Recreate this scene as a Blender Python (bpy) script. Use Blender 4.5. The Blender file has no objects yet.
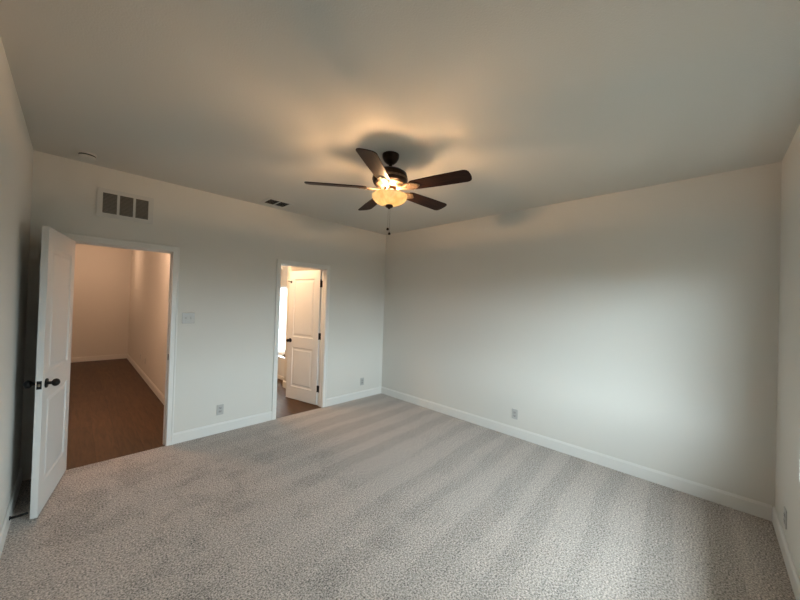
import bpy, bmesh, math, random
from mathutils import Matrix, Vector
random.seed(4)
C = bpy.context.scene.collection
SC = bpy.context.scene
PI = math.pi

# ------------------------------------------------------------------ camera
W, L, H = 4.061, 4.462, 2.767          # bedroom: x from -W to 0, y from -L to 0
T = 0.12                               # wall thickness
f_px, yaw, pitch, roll = 316.8113, 0.798, 0.0096, 0.0313
cam_d = bpy.data.cameras.new('camera'); cam = bpy.data.objects.new('camera', cam_d); C.objects.link(cam)
cam_d.sensor_width = 36.0; cam_d.lens = f_px / 800 * 36.0; cam_d.clip_start = 0.02
F = Vector((math.sin(yaw) * math.cos(pitch), math.cos(yaw) * math.cos(pitch), math.sin(pitch)))
R = Vector((math.cos(yaw), -math.sin(yaw), 0)); U = R.cross(F)
R2 = math.cos(roll) * R + math.sin(roll) * U
U2 = -math.sin(roll) * R + math.cos(roll) * U
cam.matrix_world = Matrix(((R2.x, U2.x, -F.x, -3.7837), (R2.y, U2.y, -F.y, -4.076), (R2.z, U2.z, -F.z, 1.5811), (0, 0, 0, 1)))
SC.camera = cam

# ------------------------------------------------------------------ world: overcast sky over dull ground
SKY = 15.2
wd = bpy.data.worlds.new('world'); SC.world = wd; wd.use_nodes = True
n = wd.node_tree.nodes; n.clear(); k = wd.node_tree.links
tc = n.new('ShaderNodeTexCoord'); sp = n.new('ShaderNodeSeparateXYZ'); rp = n.new('ShaderNodeValToRGB')
mp = n.new('ShaderNodeMapRange'); bg = n.new('ShaderNodeBackground'); ow = n.new('ShaderNodeOutputWorld')
mp.inputs[1].default_value = -1; mp.inputs[2].default_value = 1
e = rp.color_ramp.elements
e[0].position = 0.0; e[0].color = (0.040, 0.042, 0.036, 1)
e[1].position = 1.0; e[1].color = (0.80, 0.93, 1.0, 1)
a = e.new(0.49); a.color = (0.056, 0.06, 0.052, 1)
a = e.new(0.53); a.color = (0.74, 0.88, 0.95, 1)
k.new(tc.outputs['Generated'], sp.inputs[0]); k.new(sp.outputs[2], mp.inputs[0]); k.new(mp.outputs[0], rp.inputs[0])
k.new(rp.outputs[0], bg.inputs[0]); k.new(bg.outputs[0], ow.inputs[0]); bg.inputs[1].default_value = SKY

WX0, WX1, WZ0, WZ1 = -2.50, -0.866, 0.616, 2.10        # bedroom window opening in the front wall
def portal(x0, x1, y, z0, z1, rx):
    d = bpy.data.lights.new('window_portal', 'AREA'); d.shape = 'RECTANGLE'; d.size = x1 - x0; d.size_y = z1 - z0
    d.cycles.is_portal = True
    o = bpy.data.objects.new('window_portal', d); C.objects.link(o)
    o.location = ((x0 + x1) / 2, y, (z0 + z1) / 2); o.rotation_euler = (rx, 0, 0)
portal(WX0, WX1, -L - 0.16, WZ0, WZ1, PI / 2)

def lamp(name, loc, watts, col, r=0.05):
    d = bpy.data.lights.new(name, 'POINT'); d.energy = watts; d.color = col; d.shadow_soft_size = r
    o = bpy.data.objects.new(name, d); C.objects.link(o); o.location = loc
    return o
WARM = (1.0, 0.62, 0.40)
lamp('hall_lamp', (-3.65, 1.1, 2.55), 22, WARM, 0.08)
lamp('hall_lamp', (-3.65, 5.0, 2.45), 7.5, WARM, 0.08)
lamp('unseen_bath_light', (-1.9, 2.2, 2.5), 10, (1.0, 0.66, 0.40), 0.10)  # extra unseen light, added to brighten the far bathroom wall
lamp('unseen_bath_light', (-1.95, 0.52, 2.50), 22, (1.0, 0.66, 0.40), 0.10)

vs = SC.view_settings
vs.view_transform = 'Standard'; vs.look = 'None'; vs.gamma = 1.0; vs.use_curve_mapping = False
vs.exposure = 1.0

# ------------------------------------------------------------------ helpers
def mat(name, col, rough=0.6, metal=0.0, bump=None, var=None, spec=0.5):
    """bump = (scale, strength, distance); var = (scale, amount) colour variation of the material itself"""
    m = bpy.data.materials.new(name); m.use_nodes = True
    nt = m.node_tree; b = nt.nodes['Principled BSDF']
    b.inputs['Base Color'].default_value = (*col, 1); b.inputs['Roughness'].default_value = rough
    b.inputs['Metallic'].default_value = metal; b.inputs['Specular IOR Level'].default_value = spec
    if bump or var:
        co = nt.nodes.new('ShaderNodeTexCoord')
    if bump:
        no = nt.nodes.new('ShaderNodeTexNoise'); no.inputs['Scale'].default_value = bump[0]; no.inputs['Detail'].default_value = 3
        bp = nt.nodes.new('ShaderNodeBump'); bp.inputs['Strength'].default_value = bump[1]; bp.inputs['Distance'].default_value = bump[2]
        nt.links.new(co.outputs['Object'], no.inputs[0]); nt.links.new(no.outputs[0], bp.inputs['Height']); nt.links.new(bp.outputs[0], b.inputs['Normal'])
    if var:
        no = nt.nodes.new('ShaderNodeTexNoise'); no.inputs['Scale'].default_value = var[0]; no.inputs['Detail'].default_value = 4
        r_ = nt.nodes.new('ShaderNodeValToRGB')
        r_.color_ramp.elements[0].color = (*[c * (1 - var[1]) for c in col], 1); r_.color_ramp.elements[0].position = 0.3
        r_.color_ramp.elements[1].color = (*[min(1, c * (1 + var[1])) for c in col], 1); r_.color_ramp.elements[1].position = 0.7
        nt.links.new(co.outputs['Object'], no.inputs[0]); nt.links.new(no.outputs[0], r_.inputs[0]); nt.links.new(r_.outputs[0], b.inputs['Base Color'])
    return m

M = {}
M['wall'] = mat('wall_paint', (0.72, 0.693, 0.645), 0.85, bump=(220, 0.10, 0.002), spec=0.25)
M['ceil'] = mat('ceiling_paint', (0.67, 0.64, 0.585), 0.95, bump=(120, 0.4, 0.003), spec=0.1)
M['trim'] = mat('trim_white', (0.775, 0.755, 0.72), 0.38)
M['door'] = mat('door_white', (0.71, 0.695, 0.675), 0.42, bump=(60, 0.03, 0.001))
M['black'] = mat('black_metal', (0.006, 0.0055, 0.0055), 0.5, 0.0, spec=0.25)
M['slot'] = mat('slot_black', (0.01, 0.01, 0.01), 0.8)
M['plastic'] = mat('white_plastic', (0.50, 0.49, 0.47), 0.35)
M['device'] = mat('device_plastic', (0.42, 0.41, 0.395), 0.35)
M['grille'] = mat('vent_enamel', (0.64, 0.62, 0.59), 0.5)
M['louver'] = mat('grey_louver', (0.30, 0.275, 0.25), 0.6)
M['duct'] = mat('dark_duct', (0.03, 0.028, 0.026), 0.9)
M['bronze'] = mat('oil_rubbed_bronze', (0.035, 0.019, 0.012), 0.32, 0.75, var=(30, 0.3))
M['brass'] = mat('antique_bronze_bracket', (0.15, 0.10, 0.066), 0.5, 0.5, var=(40, 0.35))
M['chain'] = mat('chain_metal', (0.30, 0.24, 0.18), 0.4, 0.8)
M['white_sanitary'] = mat('sanitary_white', (0.86, 0.86, 0.85), 0.15)
M['vinyl_frame'] = mat('vinyl_window_frame', (0.85, 0.85, 0.84), 0.4)

def carpet():
    m = bpy.data.materials.new('beige_carpet'); m.use_nodes = True
    nt = m.node_tree; N = nt.nodes; K = nt.links; b = N['Principled BSDF']
    b.inputs['Roughness'].default_value = 0.95; b.inputs['Specular IOR Level'].default_value = 0.1
    b.inputs['Sheen Weight'].default_value = 0.25; b.inputs['Sheen Roughness'].default_value = 0.5
    co = N.new('ShaderNodeTexCoord')
    def noise(scale, detail=3, rough=0.6, vec=None, dist=0.0):
        q = N.new('ShaderNodeTexNoise'); q.inputs['Scale'].default_value = scale; q.inputs['Detail'].default_value = detail
        q.inputs['Roughness'].default_value = rough; q.inputs['Distortion'].default_value = dist
        K.new(vec or co.outputs['Object'], q.inputs[0]); return q.outputs[0]
    def math_(op, x, y=None, z=None):
        q = N.new('ShaderNodeMath'); q.operation = op
        for i, v in enumerate((x, y, z)):
            if v is None: continue
            if isinstance(v, (int, float)): q.inputs[i].default_value = v
            else: K.new(v, q.inputs[i])
        return q.outputs[0]
    fine = noise(98, 2, 0.75)                       # tufts
    mid = noise(28, 3, 0.6)
    # vacuum strokes: bands along x, about 0.36 m apart, edges wobbling
    sx = N.new('ShaderNodeSeparateXYZ'); K.new(co.outputs['Object'], sx.inputs[0])
    wob = noise(0.9, 3, 0.55)
    y2 = math_('MULTIPLY_ADD', wob, 0.16, sx.outputs[1])
    y3 = math_('MULTIPLY_ADD', sx.outputs[0], -0.05, y2)
    band = math_('SINE', math_('MULTIPLY', y3, 2 * PI / 0.33))
    cmb = N.new('ShaderNodeCombineXYZ'); K.new(math_('MULTIPLY', sx.outputs[0], 0.28), cmb.inputs[0]); K.new(math_('MULTIPLY', y3, 3.4), cmb.inputs[1])
    irr = noise(1.0, 2, 0.5, cmb.outputs[0])
    band = math_('MULTIPLY_ADD', math_('SUBTRACT', irr, 0.5), 5.5, band)
    band = math_('MULTIPLY', math_('ARCTANGENT', math_('MULTIPLY', band, 6.0)), 0.64)
    mask = N.new('ShaderNodeMapRange'); mask.inputs[1].default_value = -3.0; mask.inputs[2].default_value = -1.6
    K.new(sx.outputs[0], mask.inputs[0])
    band = math_('MULTIPLY', band, math_('MULTIPLY_ADD', mask.outputs[0], 0.8, 0.2))
    # scuffs and footprints
    sc = noise(2.6, 5, 0.66, None, 0.35)
    scm = N.new('ShaderNodeMapRange'); scm.inputs[1].default_value = 0.50; scm.inputs[2].default_value = 0.60; K.new(sc, scm.inputs[0])
    v = math_('MULTIPLY_ADD', math_('SUBTRACT', fine, 0.5), 4.2, 1.0)
    v = math_('MULTIPLY_ADD', math_('SUBTRACT', mid, 0.5), 0.40, v)
    v = math_('MULTIPLY_ADD', band, 0.095, v)
    v = math_('MULTIPLY_ADD', math_('MULTIPLY', scm.outputs[0], math_('MULTIPLY_ADD', mask.outputs[0], -0.75, 1.0)), -0.20, v)
    vm = N.new('ShaderNodeVectorMath'); vm.operation = 'SCALE'; vm.inputs[0].default_value = (0.445, 0.388, 0.348)
    K.new(v, vm.inputs['Scale']); K.new(vm.outputs[0], b.inputs['Base Color'])
    bp = N.new('ShaderNodeBump'); bp.inputs['Strength'].default_value = 0.55; bp.inputs['Distance'].default_value = 0.012
    K.new(fine, bp.inputs['Height']); K.new(bp.outputs[0], b.inputs['Normal'])
    return m
M['carpet'] = carpet()

def planks(name, dark, light):
    m = bpy.data.materials.new(name); m.use_nodes = True
    nt = m.node_tree; N = nt.nodes; K = nt.links; b = N['Principled BSDF']; b.inputs['Roughness'].default_value = 0.5
    b.inputs['Specular IOR Level'].default_value = 0.3
    co = N.new('ShaderNodeTexCoord'); mpg = N.new('ShaderNodeMapping'); mpg.inputs['Rotation'].default_value = (0, 0, PI / 2)
    K.new(co.outputs['Object'], mpg.inputs[0])
    br = N.new('ShaderNodeTexBrick'); br.inputs['Scale'].default_value = 1.0; br.inputs['Brick Width'].default_value = 1.2
    br.inputs['Row Height'].default_value = 0.18; br.inputs['Mortar Size'].default_value = 0.0012; br.inputs['Bias'].default_value = 0
    br.inputs['Color1'].default_value = (*dark, 1); br.inputs['Color2'].default_value = (*light, 1); br.inputs['Mortar'].default_value = (*[c * 0.5 for c in dark], 1)
    K.new(mpg.outputs[0], br.inputs[0])
    m2 = N.new('ShaderNodeMapping'); m2.inputs['Scale'].default_value = (14, 1.3, 1); K.new(co.outputs['Object'], m2.inputs[0])
    no = N.new('ShaderNodeTexNoise'); no.inputs['Scale'].default_value = 2.2; no.inputs['Detail'].default_value = 6; no.inputs['Distortion'].default_value = 0.8
    K.new(m2.outputs[0], no.inputs[0])
    mr = N.new('ShaderNodeMapRange'); mr.inputs[1].default_value = 0.3; mr.inputs[2].default_value = 0.7; mr.inputs[3].default_value = 0.68; mr.inputs[4].default_value = 1.3
    K.new(no.outputs[0], mr.inputs[0])
    vm = N.new('ShaderNodeVectorMath'); vm.operation = 'SCALE'; K.new(br.outputs[0], vm.inputs[0]); K.new(mr.outputs[0], vm.inputs['Scale'])
    K.new(vm.outputs[0], b.inputs['Base Color'])
    return m
M['planks'] = planks('brown_vinyl_planks', (0.066, 0.033, 0.016), (0.085, 0.043, 0.021))

def blade_wood():
    m = bpy.data.materials.new('dark_walnut_blade'); m.use_nodes = True
    nt = m.node_tree; N = nt.nodes; K = nt.links; b = N['Principled BSDF']; b.inputs['Roughness'].default_value = 0.42; b.inputs['Specular IOR Level'].default_value = 0.08
    co = N.new('ShaderNodeTexCoord'); mpg = N.new('ShaderNodeMapping'); mpg.inputs['Scale'].default_value = (2, 40, 2)
    no = N.new('ShaderNodeTexNoise'); no.inputs['Scale'].default_value = 2.5; no.inputs['Detail'].default_value = 5
    r_ = N.new('ShaderNodeValToRGB'); r_.color_ramp.elements[0].position = 0.3; r_.color_ramp.elements[1].position = 0.72
    r_.color_ramp.elements[0].color = (0.010, 0.005, 0.004, 1); r_.color_ramp.elements[1].color = (0.040, 0.017, 0.011, 1)
    K.new(co.outputs['Object'], mpg.inputs[0]); K.new(mpg.outputs[0], no.inputs[0]); K.new(no.outputs[0], r_.inputs[0]); K.new(r_.outputs[0], b.inputs['Base Color'])
    return m
M['blade'] = blade_wood()

def bowl_glass():
    m = bpy.data.materials.new('marbled_amber_glass'); m.use_nodes = True
    nt = m.node_tree; N = nt.nodes; K = nt.links; N.clear()
    out = N.new('ShaderNodeOutputMaterial'); co = N.new('ShaderNodeTexCoord')
    no = N.new('ShaderNodeTexNoise'); no.inputs['Scale'].default_value = 9; no.inputs['Detail'].default_value = 4; no.inputs['Distortion'].default_value = 1.6
    r_ = N.new('ShaderNodeValToRGB'); r_.color_ramp.elements[0].position = 0.35; r_.color_ramp.elements[1].position = 0.65
    r_.color_ramp.elements[0].color = (0.33, 0.275, 0.165, 1); r_.color_ramp.elements[1].color = (0.45, 0.405, 0.28, 1)
    tr = N.new('ShaderNodeBsdfTranslucent'); di = N.new('ShaderNodeBsdfDiffuse'); gl = N.new('ShaderNodeBsdfGlossy'); gl.inputs['Roughness'].default_value = 0.15
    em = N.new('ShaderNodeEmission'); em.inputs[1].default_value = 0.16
    x1 = N.new('ShaderNodeMixShader'); x1.inputs[0].default_value = 0.45
    x2 = N.new('ShaderNodeMixShader'); x2.inputs[0].default_value = 0.05; ad = N.new('ShaderNodeAddShader')
    K.new(co.outputs['Object'], no.inputs[0]); K.new(no.outputs[0], r_.inputs[0])
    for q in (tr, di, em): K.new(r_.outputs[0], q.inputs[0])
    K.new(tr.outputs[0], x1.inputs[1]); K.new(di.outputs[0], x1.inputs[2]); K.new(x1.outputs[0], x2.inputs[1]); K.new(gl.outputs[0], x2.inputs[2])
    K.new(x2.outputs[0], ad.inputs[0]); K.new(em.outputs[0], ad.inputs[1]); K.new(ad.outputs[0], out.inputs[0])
    return m
M['bowl'] = bowl_glass()

def emit(name, col, s):
    m = bpy.data.materials.new(name); m.use_nodes = True; nt = m.node_tree; nt.nodes.clear()
    o = nt.nodes.new('ShaderNodeOutputMaterial'); q = nt.nodes.new('ShaderNodeEmission'); q.inputs[0].default_value = (*col, 1); q.inputs[1].default_value = s
    nt.links.new(q.outputs[0], o.inputs[0]); return m
M['bulb'] = emit('lit_bulb', (1.0, 0.72, 0.42), 30)

def pane_glass(name, frosted=False):
    m = bpy.data.materials.new(name); m.use_nodes = True; nt = m.node_tree; N = nt.nodes; K = nt.links; N.clear()
    o = N.new('ShaderNodeOutputMaterial'); mx = N.new('ShaderNodeMixShader'); g = N.new('ShaderNodeBsdfGlossy'); g.inputs['Roughness'].default_value = 0.02
    t = N.new('ShaderNodeBsdfTranslucent' if frosted else 'ShaderNodeBsdfTransparent'); t.inputs[0].default_value = (0.93, 0.95, 0.95, 1)
    mx.inputs[0].default_value = 0.05
    if frosted:
        co = N.new('ShaderNodeTexCoord'); no = N.new('ShaderNodeTexNoise'); no.inputs['Scale'].default_value = 25; bp = N.new('ShaderNodeBump'); bp.inputs['Strength'].default_value = 0.6
        K.new(co.outputs['Object'], no.inputs[0]); K.new(no.outputs[0], bp.inputs['Height']); K.new(bp.outputs[0], t.inputs['Normal'])
    K.new(t.outputs[0], mx.inputs[1]); K.new(g.outputs[0], mx.inputs[2]); K.new(mx.outputs[0], o.inputs[0])
    return m
M['glass'] = pane_glass('clear_pane'); M['frosted'] = pane_glass('frosted_pane', True)

# ---- mesh helpers
def box(bm, x0, x1, y0, y1, z0, z1, bev=0.0):
    vs_ = [bm.verts.new(p) for p in ((x0, y0, z0), (x1, y0, z0), (x1, y1, z0), (x0, y1, z0), (x0, y0, z1), (x1, y0, z1), (x1, y1, z1), (x0, y1, z1))]
    fs = [bm.faces.new([vs_[i] for i in q]) for q in ((3, 2, 1, 0), (4, 5, 6, 7), (0, 1, 5, 4), (1, 2, 6, 5), (2, 3, 7, 6), (3, 0, 4, 7))]
    if bev:
        es = list({e_ for f_ in fs for e_ in f_.edges})
        bmesh.ops.bevel(bm, geom=es, offset=bev, segments=2, affect='EDGES', profile=0.5)
def lathe(bm, prof, seg=48, cx=0, cy=0):
    """prof: list of (r, z) from bottom to top"""
    rings = []
    for r, z in prof:
        if r < 1e-5: rings.append([bm.verts.new((cx, cy, z))])
        else: rings.append([bm.verts.new((cx + r * math.cos(2 * PI * i / seg), cy + r * math.sin(2 * PI * i / seg), z)) for i in range(seg)])
    for a_, b_ in zip(rings, rings[1:]):
        for i in range(seg):
            j = (i + 1) % seg
            if len(a_) == 1 and len(b_) == 1: continue
            if len(a_) == 1: bm.faces.new((a_[0], b_[j], b_[i]))
            elif len(b_) == 1: bm.faces.new((a_[i], a_[j], b_[0]))
            else: bm.faces.new((a_[i], a_[j], b_[j], b_[i]))
def tube(bm, p, q, r, seg=12, r2=None):
    p, q = Vector(p), Vector(q); d = q - p
    m_ = Matrix.Translation((p + q) / 2) @ d.to_track_quat('Z', 'Y').to_matrix().to_4x4()
    bmesh.ops.create_cone(bm, cap_ends=True, segments=seg, radius1=r, radius2=r if r2 is None else r2, depth=d.length, matrix=m_)
def ball(bm, c, r, sc=(1, 1, 1), u=16, v=10):
    bmesh.ops.create_uvsphere(bm, u_segments=u, v_segments=v, radius=r, matrix=Matrix.Translation(c) @ Matrix.Diagonal((*sc, 1)))
def prism(bm, pts, z0, z1):
    lo = [bm.verts.new((x, y, z0)) for x, y in pts]; hi = [bm.verts.new((x, y, z1)) for x, y in pts]
    bm.faces.new(lo[::-1]); bm.faces.new(hi)
    for i in range(len(pts)):
        j = (i + 1) % len(pts); bm.faces.new((lo[i], lo[j], hi[j], hi[i]))
def obj(name, bm, m, parent=None, smooth=False, loc=None, rot=None):
    bmesh.ops.recalc_face_normals(bm, faces=bm.faces[:])
    me = bpy.data.meshes.new(name); bm.to_mesh(me); bm.free()
    me.materials.append(m if not isinstance(m, str) else M[m])
    if smooth:
        me.shade_smooth()
        try: me.set_sharp_from_angle(angle=math.radians(38))
        except Exception: pass
    o = bpy.data.objects.new(name, me); C.objects.link(o)
    if parent: o.parent = parent
    if loc: o.location = loc
    if rot: o.rotation_euler = rot
    return o
def NB(): return bmesh.new()
def tag(o, label, cat, group=None):
    o['label'] = label; o['category'] = cat
    if group: o['group'] = group
    return o
def thing(name, label, cat, loc=(0, 0, 0), rotz=0, group=None):
    o = bpy.data.objects.new(name, None); C.objects.link(o); o.location = loc; o.rotation_euler = (0, 0, rotz); o.empty_display_size = 0.1
    return tag(o, label, cat, group)
def setting(o, label, cat):
    o['kind'] = 'structure'; return tag(o, label, cat)
def copy_thing(src, loc, rotz, label):
    r = src.copy(); C.objects.link(r); r.location = loc; r.rotation_euler = (0, 0, rotz); r['label'] = label
    for ch in list(src.children):
        c = ch.copy(); C.objects.link(c); c.parent = r
        for g in list(ch.children):
            d = g.copy(); C.objects.link(d); d.parent = c
    return r

# ------------------------------------------------------------------ setting: shell
HX0, HX1 = -3.830, -3.075          # hall door opening
BX0, BX1 = -1.885, -1.190          # bathroom door opening
DH = 2.045
HALLX0, HALLX1, HALLY = -4.70, -2.83, 6.25
BATHX0, BATHX1, BATHY = -2.72, -0.12, 2.74
J = 0.018

bm = NB(); box(bm, -W - T, T, -L - 0.16, 0.0, -0.12, 0.0)
setting(obj('floor', bm, 'carpet'), 'beige carpet floor of the bedroom with vacuum strokes', 'floor')
bm = NB(); box(bm, HALLX0 - T, HALLX1, 0.0, HALLY + T, -0.12, -0.004)
setting(obj('floor_hall', bm, 'planks'), 'brown wood plank floor of the hall behind the left doorway', 'floor')
bm = NB(); box(bm, HALLX1, 0.0, 0.0, BATHY + T, -0.12, -0.004)
setting(obj('floor_bath', bm, 'planks'), 'brown plank floor of the bathroom behind the right doorway', 'floor')
bm = NB(); box(bm, HALLX0 - T, T, -L - 0.16, HALLY + T, H, H + 0.12)
setting(obj('ceiling', bm, 'ceil'), 'flat textured white ceiling above the bedroom', 'ceiling')

bm = NB()
for x0, x1, z0, z1 in ((-W - T, HX0 - J, 0, H), (HX0 - J, HX1 + J, DH + J, H), (HX1 + J, BX0 - J, 0, H), (BX0 - J, BX1 + J, DH + J, H), (BX1 + J, T, 0, H)):
    box(bm, x0, x1, 0, T, z0, z1)
bmesh.ops.remove_doubles(bm, verts=bm.verts[:], dist=1e-4)
setting(obj('wall_back', bm, 'wall'), 'pale painted bedroom wall holding the two doorways', 'wall')
bm = NB(); box(bm, 0, T, -L - 0.16, 0, 0, H)
setting(obj('wall_right', bm, 'wall'), 'long pale painted bedroom wall on the right, lit by the window', 'wall')
bm = NB(); box(bm, -W - T, -W, -L - 0.16, 0, 0, H)
setting(obj('wall_left', bm, 'wall'), 'pale painted bedroom wall behind the open white door', 'wall')
bm = NB()
for x0, x1, z0, z1 in ((-W, WX0, 0, H), (WX0, WX1, 0, WZ0), (WX0, WX1, WZ1, H), (WX1, 0, 0, H)):
    box(bm, x0, x1, -L - 0.16, -L, z0, z1)
bmesh.ops.remove_doubles(bm, verts=bm.verts[:], dist=1e-4)
setting(obj('wall_front', bm, 'wall'), 'pale painted window wall at the right edge of the photo', 'wall')

bm = NB(); box(bm, -W - 0.6, 0.6, -L - 0.16 - 0.75, -L - 0.162, 2.42, 2.52); box(bm, -W - 0.6, 0.6, -L - 0.16 - 0.79, -L - 0.16 - 0.752, 2.38, 2.60)  # unseen overhang, added to cut steep skylight on the floor near the window
setting(obj('trim_sky_blocker', bm, 'trim'), 'unseen white overhang added outside to block steep skylight through the bedroom window', 'light blocker')
# hall and bathroom shells
bm = NB(); box(bm, HALLX1, BATHX0, T, HALLY, 0, H)
setting(obj('wall_hall_right', bm, 'wall'), 'right side wall of the warm lit hall', 'wall')
bm = NB(); box(bm, HALLX0 - T, BATHX0, HALLY, HALLY + T, 0, H)
setting(obj('wall_hall_back', bm, 'wall'), 'far end wall of the warm lit hall', 'wall')
bm = NB(); box(bm, HALLX0 - T, HALLX0, T, HALLY, 0, H)
box(bm, HALLX0, -W - T, 0, T, 0, H)
setting(obj('wall_hall_left', bm, 'wall'), 'left side wall of the hall, hidden behind the open door', 'wall')
bm = NB(); box(bm, BATHX1, 0, T, BATHY + T, 0, H)
setting(obj('wall_bath_right', bm, 'wall'), 'right side wall of the bathroom behind its open door', 'wall')
BWX0, BWX1, BWZ0, BWZ1 = -0.84, -0.28, 0.40, 1.88
bm = NB()
for x0, x1, z0, z1 in ((BATHX0, BWX0, 0, H), (BWX0, BWX1, 0, BWZ0), (BWX0, BWX1, BWZ1, H), (BWX1, BATHX1, 0, H)):
    box(bm, x0, x1, BATHY, BATHY + T, z0, z1)
setting(obj('wall_bath_back', bm, 'wall'), 'far wall of the bathroom around the bright frosted window', 'wall')
WGY0, WGY1, WGX = 1.255, 1.395, -1.11
bm = NB(); box(bm, WGX, BATHX1, WGY0, WGY1, 0, H)
setting(obj('wall_bath_wing', bm, 'wall'), 'short bathroom wall end just left of the open bathroom door', 'wall')
portal(BWX0, BWX1, BATHY + T + 0.02, BWZ0, BWZ1, -PI / 2)

# baseboards with an eased top edge
def baseboard(name, p, q, nrm, label, h=0.115, t=0.014):
    bm = NB(); p = Vector((*p, 0)); q = Vector((*q, 0)); nv = Vector((*nrm, 0))
    prof = [(0, 0), (t, 0), (t, h - 0.018), (t * 0.55, h - 0.006), (t * 0.35, h), (0, h)]
    A_ = [bm.verts.new(p + nv * d + Vector((0, 0, z))) for d, z in prof]; B_ = [bm.verts.new(q + nv * d + Vector((0, 0, z))) for d, z in prof]
    for i in range(len(prof)):
        j = (i + 1) % len(prof); bm.faces.new((A_[i], A_[j], B_[j], B_[i]))
    bm.faces.new(A_); bm.faces.new(B_[::-1])
    setting(obj(name, bm, 'trim'), label, 'baseboard')
CW = 0.058
baseboard('baseboard_back', (HX1 + CW, 0), (BX0 - CW, 0), (0, -1), 'white baseboard between the two doorways')
baseboard('baseboard_back_corner', (BX1 + CW, 0), (0, 0), (0, -1), 'white baseboard from the bathroom doorway to the far corner')
baseboard('baseboard_right', (0, -0.014), (0, -L + 0.014), (-1, 0), 'long white baseboard along the right wall')
baseboard('baseboard_left', (-W, -0.0), (-W, -L + 0.014), (1, 0), 'white baseboard along the left wall behind the open door')
baseboard('baseboard_front', (-W, -L), (0, -L), (0, 1), 'white baseboard under the window at the lower right')
baseboard('baseboard_hall_right', (HALLX1, T), (HALLX1, HALLY - 0.014), (-1, 0), 'baseboard along the right side of the hall')
baseboard('baseboard_hall_back', (HALLX0, HALLY), (HALLX1, HALLY), (0, -1), 'baseboard across the far end of the hall')
baseboard('baseboard_bath_wing', (WGX, WGY0 - 0.014), (WGX, WGY1 + 0.014), (-1, 0), 'short baseboard on the wall end behind the bathroom door')
baseboard('baseboard_bath_right', (BATHX1, T), (BATHX1, 1.25), (-1, 0), 'baseboard along the right bathroom wall')

# casings + jambs
def casing(name, x0, x1, label):
    bm = NB()
    for s in (0, 1):                                   # bedroom side, far side
        ya, yb = (-0.016, 0.0) if s == 0 else (T, T + 0.016)
        r_ = 0.004
        x0_, x1_ = x0 - r_, x1 + r_
        for lx in ((x0_ - CW, x0_), (x1_, x1_ + CW)):
            box(bm, lx[0], lx[1], ya, yb, 0, DH + r_, 0.003)
        box(bm, x0_ - CW, x1_ + CW, ya, yb, DH + r_, DH + r_ + CW, 0.003)
        # raised outer band
        yo = (-0.021, -0.012) if s == 0 else (T + 0.012, T + 0.021)
        for lx in ((x0_ - CW, x0_ - CW + 0.016), (x1_ + CW - 0.016, x1_ + CW)):
            box(bm, lx[0], lx[1], yo[0], yo[1], 0, DH + r_ + CW, 0.003)
        box(bm, x0_ - CW, x1_ + CW, yo[0], yo[1], DH + r_ + CW - 0.016, DH + r_ + CW, 0.003)
    o = setting(obj(name, bm, 'trim'), label, 'door frame')
    bm = NB()
    box(bm, x0 - J, x0, 0, T, 0, DH); box(bm, x1, x1 + J, 0, T, 0, DH); box(bm, x0 - J, x1 + J, 0, T, DH, DH + J)
    obj('jamb', bm, 'trim', o)
    return o
fr_h = casing('trim_1', HX0, HX1, 'white casing around the left doorway to the hall')
fr_b = casing('trim_2', BX0, BX1, 'white casing around the right doorway to the bathroom')
# stops on the jambs, where the closed leaf would rest
bm = NB()
for x0, x1 in ((HX0, HX0 + 0.011), (HX1 - 0.011, HX1)): box(bm, x0, x1, 0.040, 0.075, 0, DH)
box(bm, HX0 + 0.011, HX1 - 0.011, 0.040, 0.075, DH - 0.011, DH); obj('jamb_stop', bm, 'trim', fr_h)
bm = NB()
for x0, x1 in ((BX0, BX0 + 0.005), (BX1 - 0.005, BX1)): box(bm, x0, x1, 0.045, 0.080, 0, DH)
box(bm, BX0 + 0.005, BX1 - 0.005, 0.045, 0.080, DH - 0.005, DH); obj('jamb_stop', bm, 'trim', fr_b)
bm = NB(); box(bm, HX1 - 0.0025, HX1, 0.006, 0.036, 0.90, 0.962, 0.0008); sp_ = obj('strike_plate', bm, 'black', fr_h); sp_['label'] = 'small black strike plate'

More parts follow.
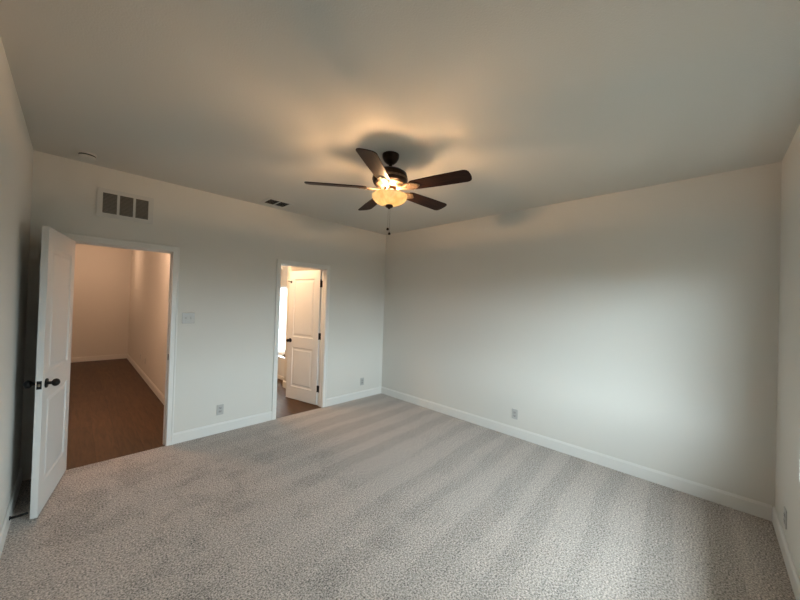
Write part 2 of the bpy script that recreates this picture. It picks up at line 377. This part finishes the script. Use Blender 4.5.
# ------------------------------------------------------------------ doors
def leaf_mesh(w, h, t):
    """two-panel moulded door leaf, hinge edge at x=0, faces at y=0 and y=t, bottom z=0.012"""
    bm = NB(); z0, z1 = 0.012, h
    st = 0.112
    panels = ((z0 + 0.195, 0.83), (0.995, z1 - 0.135))
    for side in (0, 1):
        y = 0.0 if side == 0 else t
        s = 1 if side == 0 else -1
        def P(x, z, d): return bm.verts.new((x, y + s * d, z))
        xs = [0, st, w - st, w]; zs = [z0, panels[0][0], panels[0][1], panels[1][0], panels[1][1], z1]
        g = [[P(x, z, 0) for x in xs] for z in zs]
        for i in range(5):
            for j in range(3):
                if j == 1 and i in (1, 3): continue
                bm.faces.new((g[i][j], g[i][j + 1], g[i + 1][j + 1], g[i + 1][j]))
        for i in (1, 3):
            ring = [g[i][1], g[i][2], g[i + 1][2], g[i + 1][1]]
            # sticking slopes in, flat recess, then the raised field
            for off, dep in ((0.008, 0.007), (0.018, 0.0095), (0.030, 0.0095), (0.050, 0.003)):
                x0, x1, za, zb = st + off, w - st - off, zs[i] + off, zs[i + 1] - off
                nr = [P(x0, za, dep), P(x1, za, dep), P(x1, zb, dep), P(x0, zb, dep)]
                for q in range(4):
                    bm.faces.new((ring[q], ring[(q + 1) % 4], nr[(q + 1) % 4], nr[q]))
                ring = nr
            bm.faces.new(ring)
        if side == 0: g0 = g
    def rim(a_): return [a_[0][j] for j in range(4)] + [a_[i][3] for i in range(1, 6)] + [a_[5][j] for j in (2, 1, 0)] + [a_[i][0] for i in (4, 3, 2, 1)]
    r0, r1 = rim(g0), rim(g)
    for i in range(len(r0)):
        j = (i + 1) % len(r0); bm.faces.new((r0[i], r0[j], r1[j], r1[i]))
    return bm
def lever(side_y, dirn, w):
    """round rose + egg shaped knob on one face"""
    bm = NB(); kx, kz = w - 0.066, 0.931
    tube(bm, (kx, side_y, kz), (kx, side_y + dirn * 0.008, kz), 0.033, 28)
    tube(bm, (kx, side_y + dirn * 0.008, kz), (kx, side_y + dirn * 0.036, kz), 0.011, 16)
    ball(bm, (kx, side_y + dirn * 0.050, kz), 0.027, (1.0, 0.82, 1.0), 24, 14)
    return bm
def hinge(bm_, z, px, py):
    tube(bm_, (px, py, z - 0.045), (px, py, z + 0.045), 0.0085, 12)
    ball(bm_, (px, py, z + 0.047), 0.0065); ball(bm_, (px, py, z - 0.047), 0.0065)

HW = 0.752
d1 = bpy.data.objects.new('door_1', None); C.objects.link(d1); d1.location = (-3.828, -0.012, 0); d1.rotation_euler = (0, 0, -1.7435)
setting(d1, 'white two-panel door standing open by the left wall', 'door')
obj('door_leaf', leaf_mesh(HW, 2.04, 0.035), 'door', d1)
kn = obj('door_knob', lever(0.035, 1, HW), 'black', d1, True); kn['label'] = 'black door knob'
kn = obj('door_knob', lever(0.0, -1, HW), 'black', d1, True); kn['label'] = 'black door knob'
bm = NB(); box(bm, HW - 0.001, HW + 0.0015, 0.005, 0.030, 0.902, 0.960, 0.0006); lp = obj('latch_plate', bm, 'black', d1); lp['label'] = 'black latch plate'
bm = NB(); box(bm, HW + 0.0015, HW + 0.009, 0.011, 0.024, 0.922, 0.940, 0.003); obj('latch_bolt', bm, 'chain', lp)
for z in (0.25, 1.04, 1.83):
    bm = NB(); hinge(bm, z, -0.002, -0.004); obj('hinge', bm, 'black', d1, True)

BW = 0.682; BP = (-1.180, 0.128)
d2 = bpy.data.objects.new('door_2', None); C.objects.link(d2); d2.location = (*BP, 0); d2.rotation_euler = (0, 0, math.radians(103.0))
setting(d2, 'white two-panel bathroom door with black hinges, open into the bathroom', 'door')
obj('door_leaf', leaf_mesh(BW, 2.04, 0.035), 'door', d2)
kn = obj('door_knob', lever(0.035, 1, BW), 'black', d2, True); kn['label'] = 'black door knob'
kn = obj('door_knob', lever(0.0, -1, BW), 'black', d2, True); kn['label'] = 'black door knob'
for z in (0.25, 1.04, 1.83):
    bm = NB(); hinge(bm, z, -0.004, -0.002)
    box(bm, -0.0025, 0.0, 0.0, 0.035, z - 0.05, z + 0.05)
    obj('hinge', bm, 'black', d2, True)
for z in (0.25, 1.04, 1.83):
    bm = NB(); box(bm, BX1 - 0.0025, BX1 - 0.0002, 0.081, 0.119, z - 0.05, z + 0.05); jl = obj('hinge_leaf', bm, 'black', fr_b); jl['label'] = 'black hinge leaf'
bm = NB()                                              # hinge-pin stop over the top hinge
tube(bm, (-0.004, -0.002, 1.884), (-0.004, -0.002, 1.892), 0.013, 14); tube(bm, (-0.004, -0.002, 1.888), (-0.03, 0.045, 1.888), 0.004, 10)
tube(bm, (-0.03, 0.045, 1.888), (-0.036, 0.056, 1.888), 0.010, 12)
obj('hinge_pin_stop', bm, 'black', d2, True)
bm = NB()                                              # robe hook near the free edge
tube(bm, (BW - 0.045, 0.035, 1.865), (BW - 0.045, 0.040, 1.865), 0.020, 18)
tube(bm, (BW - 0.045, 0.040, 1.865), (BW - 0.035, 0.078, 1.875), 0.007, 12, 0.005); ball(bm, (BW - 0.035, 0.080, 1.876), 0.009)
obj('robe_hook', bm, 'black', d2, True)

# ------------------------------------------------------------------ windows
w1 = bpy.data.objects.new('window_1', None); C.objects.link(w1)
setting(w1, 'wide daylight window in the wall at the right edge of the photo', 'window')
yo, yi = -L - 0.14, -L - 0.075
bm = NB()
box(bm, WX0, WX0 + 0.05, yo, yi, WZ0, WZ1); box(bm, WX1 - 0.05, WX1, yo, yi, WZ0, WZ1)
box(bm, WX0 + 0.05, WX1 - 0.05, yo, yi, WZ0, WZ0 + 0.05); box(bm, WX0 + 0.05, WX1 - 0.05, yo, yi, WZ1 - 0.05, WZ1)
wm = (WX0 + WX1) / 2; box(bm, wm - 0.04, wm + 0.04, yo, yi, WZ0 + 0.05, WZ1 - 0.05)
obj('window_frame', bm, 'vinyl_frame', w1)
zm = (WZ0 + WZ1) / 2
for x0, x1 in ((WX0 + 0.05, wm - 0.04), (wm + 0.04, WX1 - 0.05)):
    for z0, z1, dy in ((WZ0 + 0.05, zm + 0.015, 0.03), (zm - 0.015, WZ1 - 0.05, 0.0)):
        bm = NB(); ya, yb = yo + 0.008 + dy, yo + 0.03 + dy; s = 0.032
        box(bm, x0, x0 + s, ya, yb, z0, z1); box(bm, x1 - s, x1, ya, yb, z0, z1); box(bm, x0 + s, x1 - s, ya, yb, z0, z0 + s); box(bm, x0 + s, x1 - s, ya, yb, z1 - s, z1)
        so = obj('sash', bm, 'vinyl_frame', w1)
        bm = NB(); box(bm, x0 + s, x1 - s, ya + 0.008, ya + 0.013, z0 + s, z1 - s); obj('pane', bm, 'glass', so)
bm = NB(); box(bm, WX0, WX1, -L - 0.08, -L - 0.001, WZ0 - 0.002, WZ0 + 0.020, 0.003); obj('window_sill', bm, 'trim', w1)

w2 = bpy.data.objects.new('window_2', None); C.objects.link(w2)
setting(w2, 'bright frosted bathroom window seen past the bathroom door', 'window')
bm = NB(); ya, yb = BATHY + 0.03, BATHY + 0.09; s = 0.035
box(bm, BWX0, BWX0 + s, ya, yb, BWZ0, BWZ1); box(bm, BWX1 - s, BWX1, ya, yb, BWZ0, BWZ1)
box(bm, BWX0 + s, BWX1 - s, ya, yb, BWZ0, BWZ0 + s); box(bm, BWX0 + s, BWX1 - s, ya, yb, BWZ1 - s, BWZ1)
obj('window_frame', bm, 'vinyl_frame', w2)
bm = NB(); box(bm, BWX0 + s, BWX1 - s, ya + 0.025, ya + 0.031, BWZ0 + s, BWZ1 - s); obj('pane', bm, 'frosted', w2)

# ------------------------------------------------------------------ ceiling fan with light
FX, FY = -2.047, -2.229
fan = thing('ceiling_fan', 'dark five-blade ceiling fan with a lit amber glass bowl', 'ceiling fan', (FX, FY, H))
zc = -H                                                # parts are placed in room heights through zc
bm = NB(); lathe(bm, [(0.0, 2.690 + zc), (0.022, 2.690 + zc), (0.030, 2.694 + zc), (0.050, 2.712 + zc), (0.064, 2.735 + zc), (0.068, 2.752 + zc), (0.068, H + zc), (0, H + zc)]); obj('canopy', bm, 'bronze', fan, True)
bm = NB(); tube(bm, (0, 0, 2.62 + zc), (0, 0, 2.70 + zc), 0.0135, 20); lathe(bm, [(0.0135, 2.63 + zc), (0.030, 2.632 + zc), (0.030, 2.65 + zc), (0.0135, 2.668 + zc)], 24); obj('downrod', bm, 'bronze', fan, True)
bm = NB(); lathe(bm, [(0.0, 2.525 + zc), (0.112, 2.525 + zc), (0.130, 2.532 + zc), (0.138, 2.548 + zc), (0.139, 2.588 + zc), (0.132, 2.612 + zc), (0.105, 2.632 + zc), (0.06, 2.642 + zc), (0, 2.644 + zc)], 64)
mh = obj('motor_housing', bm, 'bronze', fan, True)
# raised band round the housing
bm = NB(); lathe(bm, [(0.1385, 2.560 + zc), (0.1425, 2.564 + zc), (0.1425, 2.572 + zc), (0.1385, 2.576 + zc)], 64); obj('trim_band', bm, 'brass', mh, True)
# pale vented plate under the motor (ring of slots)
bm = NB(); seg = 30
lathe(bm, [(0.052, 2.505 + zc), (0.060, 2.5045 + zc), (0.078, 2.508 + zc)], 60)
lathe(bm, [(0.108, 2.518 + zc), (0.118, 2.521 + zc), (0.121, 2.526 + zc)], 60)
for i in range(seg):
    a0 = 2 * PI * i / seg; a1 = a0 + 2 * PI / seg * 0.52
    q = [bm.verts.new((r * math.cos(t_), r * math.sin(t_), z + zc)) for r, t_, z in ((0.078, a0, 2.508), (0.108, a0, 2.518), (0.108, a1, 2.518), (0.078, a1, 2.508))]
    bm.faces.new(q)
vp = obj('vent_plate', bm, 'brass', fan); vp['label'] = 'lit bronze plate with a ring of vent slots'
bm = NB(); lathe(bm, [(0.0, 2.476 + zc), (0.034, 2.476 + zc), (0.044, 2.482 + zc), (0.047, 2.494 + zc), (0.046, 2.502 + zc), (0.054, 2.508 + zc), (0, 2.51 + zc)], 40); obj('switch_housing', bm, 'bronze', fan, True)

def blade_bm():
    bm = NB(); pts = []
    r0, r1 = 0.185, 0.66
    h0, h1 = 0.056, 0.069
    def arc(cx, cy, r, a0, a1, n_=7): return [(cx + r * math.cos(a0 + (a1 - a0) * i / n_), cy + r * math.sin(a0 + (a1 - a0) * i / n_)) for i in range(n_ + 1)]
    pts += arc(r1 - 0.035, -h1 + 0.035, 0.035, -PI / 2, -0.12)
    pts += [(r1 + 0.004, -0.015), (r1 + 0.004, 0.015)]
    pts += arc(r1 - 0.035, h1 - 0.035, 0.035, 0.12, PI / 2)
    pts += [(0.42, 0.0655)]
    pts += arc(r0 + 0.03, h0 - 0.03, 0.03, PI / 2, PI)
    pts += arc(r0 + 0.03, -h0 + 0.03, 0.03, PI, 1.5 * PI)
    pts += [(0.42, -0.0655)]
    prism(bm, pts, -0.003, 0.003)
    bmesh.ops.bevel(bm, geom=[e_ for e_ in bm.edges if abs(e_.verts[0].co.z - e_.verts[1].co.z) < 1e-6], offset=0.0012, segments=1, affect='EDGES')
    return bm
def iron_bm():
    """ornate blade bracket: arm from the hub that forks into a shield plate under the blade root"""
    bm = NB()
    top = [(0.070, 0.020), (0.105, 0.016), (0.135, 0.020), (0.160, 0.036), (0.185, 0.047), (0.212, 0.045), (0.236, 0.028), (0.262, 0.010)]
    prism(bm, top + [(0.268, 0.0)] + [(x, -y) for x, y in reversed(top)], -0.009, -0.004)
    bmesh.ops.bevel(bm, geom=[e_ for e_ in bm.edges if abs(e_.verts[0].co.z - e_.verts[1].co.z) < 1e-6], offset=0.0015, segments=1, affect='EDGES')
    tube(bm, (0.070, 0, -0.006), (0.150, 0, -0.010), 0.010, 12, 0.006)
    for x, y in ((0.200, 0.028), (0.200, -0.028), (0.240, 0.0)): ball(bm, (x, y, -0.0095), 0.006, (1, 1, 0.6), 12, 8)
    for s in (1, -1): tube(bm, (0.118, s * 0.012, -0.009), (0.180, s * 0.034, -0.009), 0.004, 10)
    return bm
me_b = me_i = None
for i in range(5):
    a_ = math.radians(69 + 72 * i)
    rm = Matrix.Rotation(a_, 4, 'Z') @ Matrix.Rotation(math.radians(-13), 4, 'X')
    if i == 0:
        b_ = obj('blade', blade_bm(), 'blade', fan); ir = obj('blade_bracket', iron_bm(), 'brass', fan, True); b0, i0 = b_, ir
        b_['label'] = 'dark walnut blade'
    else:
        b_ = b0.copy(); ir = i0.copy(); C.objects.link(b_); C.objects.link(ir); b_.parent = fan; ir.parent = fan
    b_.matrix_local = Matrix.Translation((0, 0, 2.492 + zc)) @ rm
    ir.matrix_local = Matrix.Translation((0, 0, 2.492 + zc)) @ rm

# glass bowl: outer and inner skin
ZR = 2.434
prof_o = [(0.0, 2.360), (0.030, 2.361), (0.060, 2.365), (0.090, 2.375), (0.114, 2.390), (0.131, 2.409), (0.140, 2.426), (0.1425, ZR), (0.1425, ZR + 0.004)]
prof_i = [(r - 0.004, z + 0.004) for r, z in reversed(prof_o[1:-1])] + [(0.0, 2.362)]
bm = NB(); lathe(bm, [(r, z + zc) for r, z in prof_o + [(0.138, ZR + 0.004)] + prof_i], 72)
bo = obj('light_bowl', bm, 'bowl', fan, True); bo['label'] = 'lit marbled amber glass bowl'
bm = NB(); lathe(bm, [(0.0, 2.330 + zc), (0.007, 2.331 + zc), (0.011, 2.337 + zc), (0.025, 2.343 + zc), (0.033, 2.351 + zc), (0.030, 2.362 + zc), (0, 2.362 + zc)], 28); obj('finial', bm, 'bronze', bo, True)
bm = NB(); tube(bm, (0, 0, 2.358 + zc), (0, 0, 2.478 + zc), 0.004, 10); obj('centre_rod', bm, 'chain', fan)
for ang in (33, 153, 273):
    bx, by = 0.052 * math.cos(math.radians(ang)), 0.052 * math.sin(math.radians(ang))
    bm = NB(); ball(bm, (bx, by, 2.414 + zc), 0.018, (1, 1, 1.3)); obj('bulb', bm, 'bulb', fan, True)
    lamp('fan_bulb_light', (FX + bx, FY + by, 2.427), 14.5, (1.0, 0.60, 0.30), 0.02)
# pull chains
for (cx, cy, z1_, z0_) in ((-0.006, 0.004, 2.342, 2.170), (0.004, -0.006, 2.342, 2.134)):
    bm = NB()
    tube(bm, (cx, cy, z0_ + 0.008 + zc), (cx, cy, z1_ + zc), 0.0009, 6)
    nb = int((z1_ - z0_) / 0.006)
    for q in range(nb): bmesh.ops.create_icosphere(bm, subdivisions=1, radius=0.0017, matrix=Matrix.Translation((cx, cy, z0_ + 0.010 + q * 0.006 + zc)))
    pc = obj('pull_chain', bm, 'chain', fan, True)
    bm = NB(); lathe(bm, [(0, z0_ - 0.012 + zc), (0.008, z0_ - 0.010 + zc), (0.0115, z0_ - 0.002 + zc), (0.008, z0_ + 0.007 + zc), (0.002, z0_ + 0.011 + zc), (0, z0_ + 0.011 + zc)], 16, cx, cy); obj('chain_pull', bm, 'bronze', pc, True)

# ------------------------------------------------------------------ return air grille over the hall door
gx0, gx1, gz0, gz1 = -3.668, -3.252, 2.303, 2.568
g = thing('return_air_grille', 'white framed return air grille with three grey louvered panels above the hall doorway', 'vent', (0, 0, 0))
cols = ((-3.629, -3.528), (-3.509, -3.410), (-3.391, -3.292)); cz0, cz1 = 2.341, 2.531
bm = NB()
xs = [gx0] + [c for p in cols for c in p] + [gx1]
for i in range(0, 8, 2): box(bm, xs[i], xs[i + 1], -0.012, -0.0005, cz0, cz1)
box(bm, gx0, gx1, -0.012, -0.0005, gz0, cz0); box(bm, gx0, gx1, -0.012, -0.0005, cz1, gz1)
obj('frame', bm, 'grille', g)
bm = NB(); box(bm, cols[0][0], cols[2][1], -0.002, -0.0006, cz0, cz1); obj('backing', bm, 'duct', g)
for p in cols:
    bm = NB()
    for q in range(15):
        z = cz0 + 0.004 + q * (cz1 - cz0) / 15
        vs_ = [bm.verts.new(c) for c in ((p[0], -0.0105, z), (p[1], -0.0105, z), (p[1], -0.0035, z + 0.0105), (p[0], -0.0035, z + 0.0105))]
        vt_ = [bm.verts.new((v.co.x, v.co.y + 0.0006, v.co.z + 0.0012)) for v in vs_]
        bm.faces.new(vs_); bm.faces.new(vt_[::-1])
        for i in range(4): bm.faces.new((vs_[i], vs_[(i + 1) % 4], vt_[(i + 1) % 4], vt_[i]))
    obj('louver_panel', bm, 'louver', g)
# ------------------------------------------------------------------ ceiling supply register
cv = thing('ceiling_register', 'small ceiling air register with two banks of dark louvers', 'vent', (-2.08, -0.248, H))
bm = NB(); a_, b_ = 0.122, 0.100; o_ = 0.034
box(bm, -a_ - o_, -a_, -b_ - o_, b_ + o_, -0.008, -0.0005, 0.002); box(bm, a_, a_ + o_, -b_ - o_, b_ + o_, -0.008, -0.0005, 0.002)
box(bm, -a_, a_, -b_ - o_, -b_, -0.008, -0.0005, 0.002); box(bm, -a_, a_, b_, b_ + o_, -0.008, -0.0005, 0.002); box(bm, -0.005, 0.005, -b_, b_, -0.008, -0.0005)
obj('frame', bm, 'grille', cv)
bm = NB(); box(bm, -a_, a_, -b_, b_, -0.0015, -0.0006); obj('backing', bm, 'duct', cv)
for s in (-1, 1):
    bm = NB()
    for q in range(6):
        x = s * (0.012 + q * 0.019) + 0.005
        vs_ = [bm.verts.new(c) for c in ((x, -b_, -0.002), (x, b_, -0.002), (x - 0.010, b_, -0.010), (x - 0.010, -b_, -0.010))]
        vt_ = [bm.verts.new(v.co + Vector((-0.0012, 0, 0.0006))) for v in vs_]
        bm.faces.new(vs_); bm.faces.new(vt_[::-1])
        for i in range(4): bm.faces.new((vs_[i], vs_[(i + 1) % 4], vt_[(i + 1) % 4], vt_[i]))
    obj('louver_bank', bm, 'louver', cv)
# ------------------------------------------------------------------ smoke detector
sd = thing('smoke_detector', 'round white smoke detector on the ceiling near the left corner', 'smoke detector', (-3.745, -0.262, H))
bm = NB(); lathe(bm, [(0, -0.011), (0.058, -0.011), (0.060, -0.008), (0.060, 0.0), (0, 0.0)], 48); obj('base', bm, 'ceil', sd, True)
bm = NB(); lathe(bm, [(0, -0.0235), (0.0535, -0.0235), (0.0535, -0.010), (0, -0.010)], 48); obj('vent_slot', bm, 'slot', sd, True)
bm = NB(); lathe(bm, [(0, -0.037), (0.040, -0.036), (0.050, -0.032), (0.055, -0.027), (0.055, -0.0225), (0, -0.0225)], 48); obj('cover', bm, 'ceil', sd, True)
bm = NB(); tube(bm, (0.02, -0.02, -0.0385), (0.02, -0.02, -0.035), 0.008, 16); obj('test_button', bm, 'grille', sd, True)

# ------------------------------------------------------------------ switch and outlets (local: wall plane y=0, room side is -y)
sw = thing('light_switch', 'double light switch on the back wall beside the hall doorway', 'light switch', (-2.912, 0, 1.345))
bm = NB(); box(bm, -0.0585, 0.0585, -0.006, -0.0005, -0.0585, 0.0585, 0.003); obj('cover_plate', bm, 'plastic', sw)
for s in (-1, 1):
    bm = NB(); box(bm, s * 0.023 - 0.0065, s * 0.023 + 0.0065, -0.0075, -0.0055, -0.0125, 0.0125)
    vs0 = len(bm.verts); tube(bm, (s * 0.023, -0.006, 0.0), (s * 0.023, -0.017, 0.008), 0.0045, 10, 0.0035); obj('toggle', bm, 'device', sw)
for s in (-1, 1):
    for z in (-0.030, 0.030):
        bm = NB(); tube(bm, (s * 0.023, -0.0055, z), (s * 0.023, -0.0068, z), 0.0035, 10); obj('screw', bm, 'device', sw)
out0 = thing('wall_outlet', 'white wall outlet low between the two doorways', 'outlet', (-2.561, 0, 0.270), 0, 'duplex wall outlets')
bm = NB(); box(bm, -0.037, 0.037, -0.006, -0.0005, -0.060, 0.060, 0.003); obj('cover_plate', bm, 'plastic', out0)
for z in (-0.0195, 0.0195):
    bm = NB(); box(bm, -0.017, 0.017, -0.0085, -0.0055, z - 0.0145, z + 0.0145, 0.002); rc = obj('receptacle', bm, 'device', out0)
    bm = NB(); box(bm, -0.0085, -0.006, -0.0090, -0.0082, z - 0.002, z + 0.008); box(bm, 0.006, 0.0085, -0.0090, -0.0082, z - 0.002, z + 0.007); tube(bm, (0, -0.0090, z - 0.008), (0, -0.0082, z - 0.008), 0.0028, 10)
    obj('slots', bm, 'slot', rc)
copy_thing(out0, (-0.440, 0, 0.270), 0, 'white wall outlet on the back wall near the far corner')
copy_thing(out0, (0, -2.402, 0.273), -PI / 2, 'white wall outlet low on the long right wall')
copy_thing(out0, (-0.474, -L, 0.245), PI, 'white wall outlet on the window wall at the lower right')
copy_thing(out0, (HALLX1, 4.05, 0.35), -PI / 2, 'farther of the two outlets on the right hall wall')
copy_thing(out0, (HALLX1, 3.45, 0.35), -PI / 2, 'nearer of the two outlets on the right hall wall')

# ------------------------------------------------------------------ spring door stop
ds = thing('door_stop', 'thin black door stop on the baseboard behind the open white door', 'door stop', (-W + 0.014, -0.768, 0.068))
bm = NB(); tube(bm, (0, 0, 0), (0.006, 0, 0), 0.013, 18); obj('mount', bm, 'black', ds, True)
bm = NB(); tube(bm, (0.006, 0, 0), (0.070, 0, 0), 0.0065, 12)
for q in range(14): tube(bm, (0.008 + q * 0.0043, 0, 0), (0.0103 + q * 0.0043, 0, 0), 0.0085, 12)
obj('spring', bm, 'black', ds, True)
bm = NB(); tube(bm, (0.070, 0, 0), (0.084, 0, 0), 0.008, 14, 0.0065); obj('tip', bm, 'slot', ds, True)

# ------------------------------------------------------------------ bathtub
tx0, tx1, ty0, ty1, tz = -0.90, BATHX1, 1.395, BATHY, 0.43
tb = thing('bathtub', 'white alcove bathtub below the bright bathroom window', 'bathtub', (0, 0, 0))
bm = NB()
rim_o = [(tx0, ty0), (tx1 - 0.001, ty0), (tx1 - 0.001, ty1 - 0.001), (tx0, ty1 - 0.001)]
def rr(x0, x1, y0, y1, r, z, n_=6):
    o_ = []
    for cx, cy, a0 in ((x1 - r, y1 - r, 0), (x0 + r, y1 - r, PI / 2), (x0 + r, y0 + r, PI), (x1 - r, y0 + r, 1.5 * PI)):
        for i in range(n_ + 1): o_.append(bm.verts.new((cx + r * math.cos(a0 + PI / 2 * i / n_), cy + r * math.sin(a0 + PI / 2 * i / n_), z)))
    return o_
rings = [rr(tx0, tx1 - .001, ty0, ty1 - .001, 0.004, 0.0), rr(tx0, tx1 - .001, ty0, ty1 - .001, 0.004, tz - 0.006), rr(tx0 + .006, tx1 - .007, ty0 + .006, ty1 - .007, 0.006, tz),
         rr(tx0 + .07, tx1 - .07, ty0 + .07, ty1 - .07, 0.12, tz), rr(tx0 + .085, tx1 - .085, ty0 + .09, ty1 - .085, 0.12, tz - 0.03), rr(tx0 + .14, tx1 - .14, ty0 + .2, ty1 - .13, 0.12, 0.10)]
for p, q in zip(rings, rings[1:]):
    for i in range(len(p)): bm.faces.new((p[i], p[(i + 1) % len(p)], q[(i + 1) % len(q)], q[i]))
bm.faces.new(rings[-1]); bm.faces.new(rings[0][::-1])
obj('tub_shell', bm, 'white_sanitary', tb, True)
bm = NB(); tube(bm, (-0.50, ty1 - 0.104, 0.335), (-0.50, ty1 - 0.116, 0.335), 0.036, 24); ov = obj('overflow_cover', bm, 'black', tb, True); ov['label'] = 'black overflow cover'
bm = NB(); box(bm, tx0 - 0.012, tx0 - 0.0005, ty0, ty1 - 0.002, 0, 0.07, 0.003); obj('apron_trim', bm, 'trim', tb)
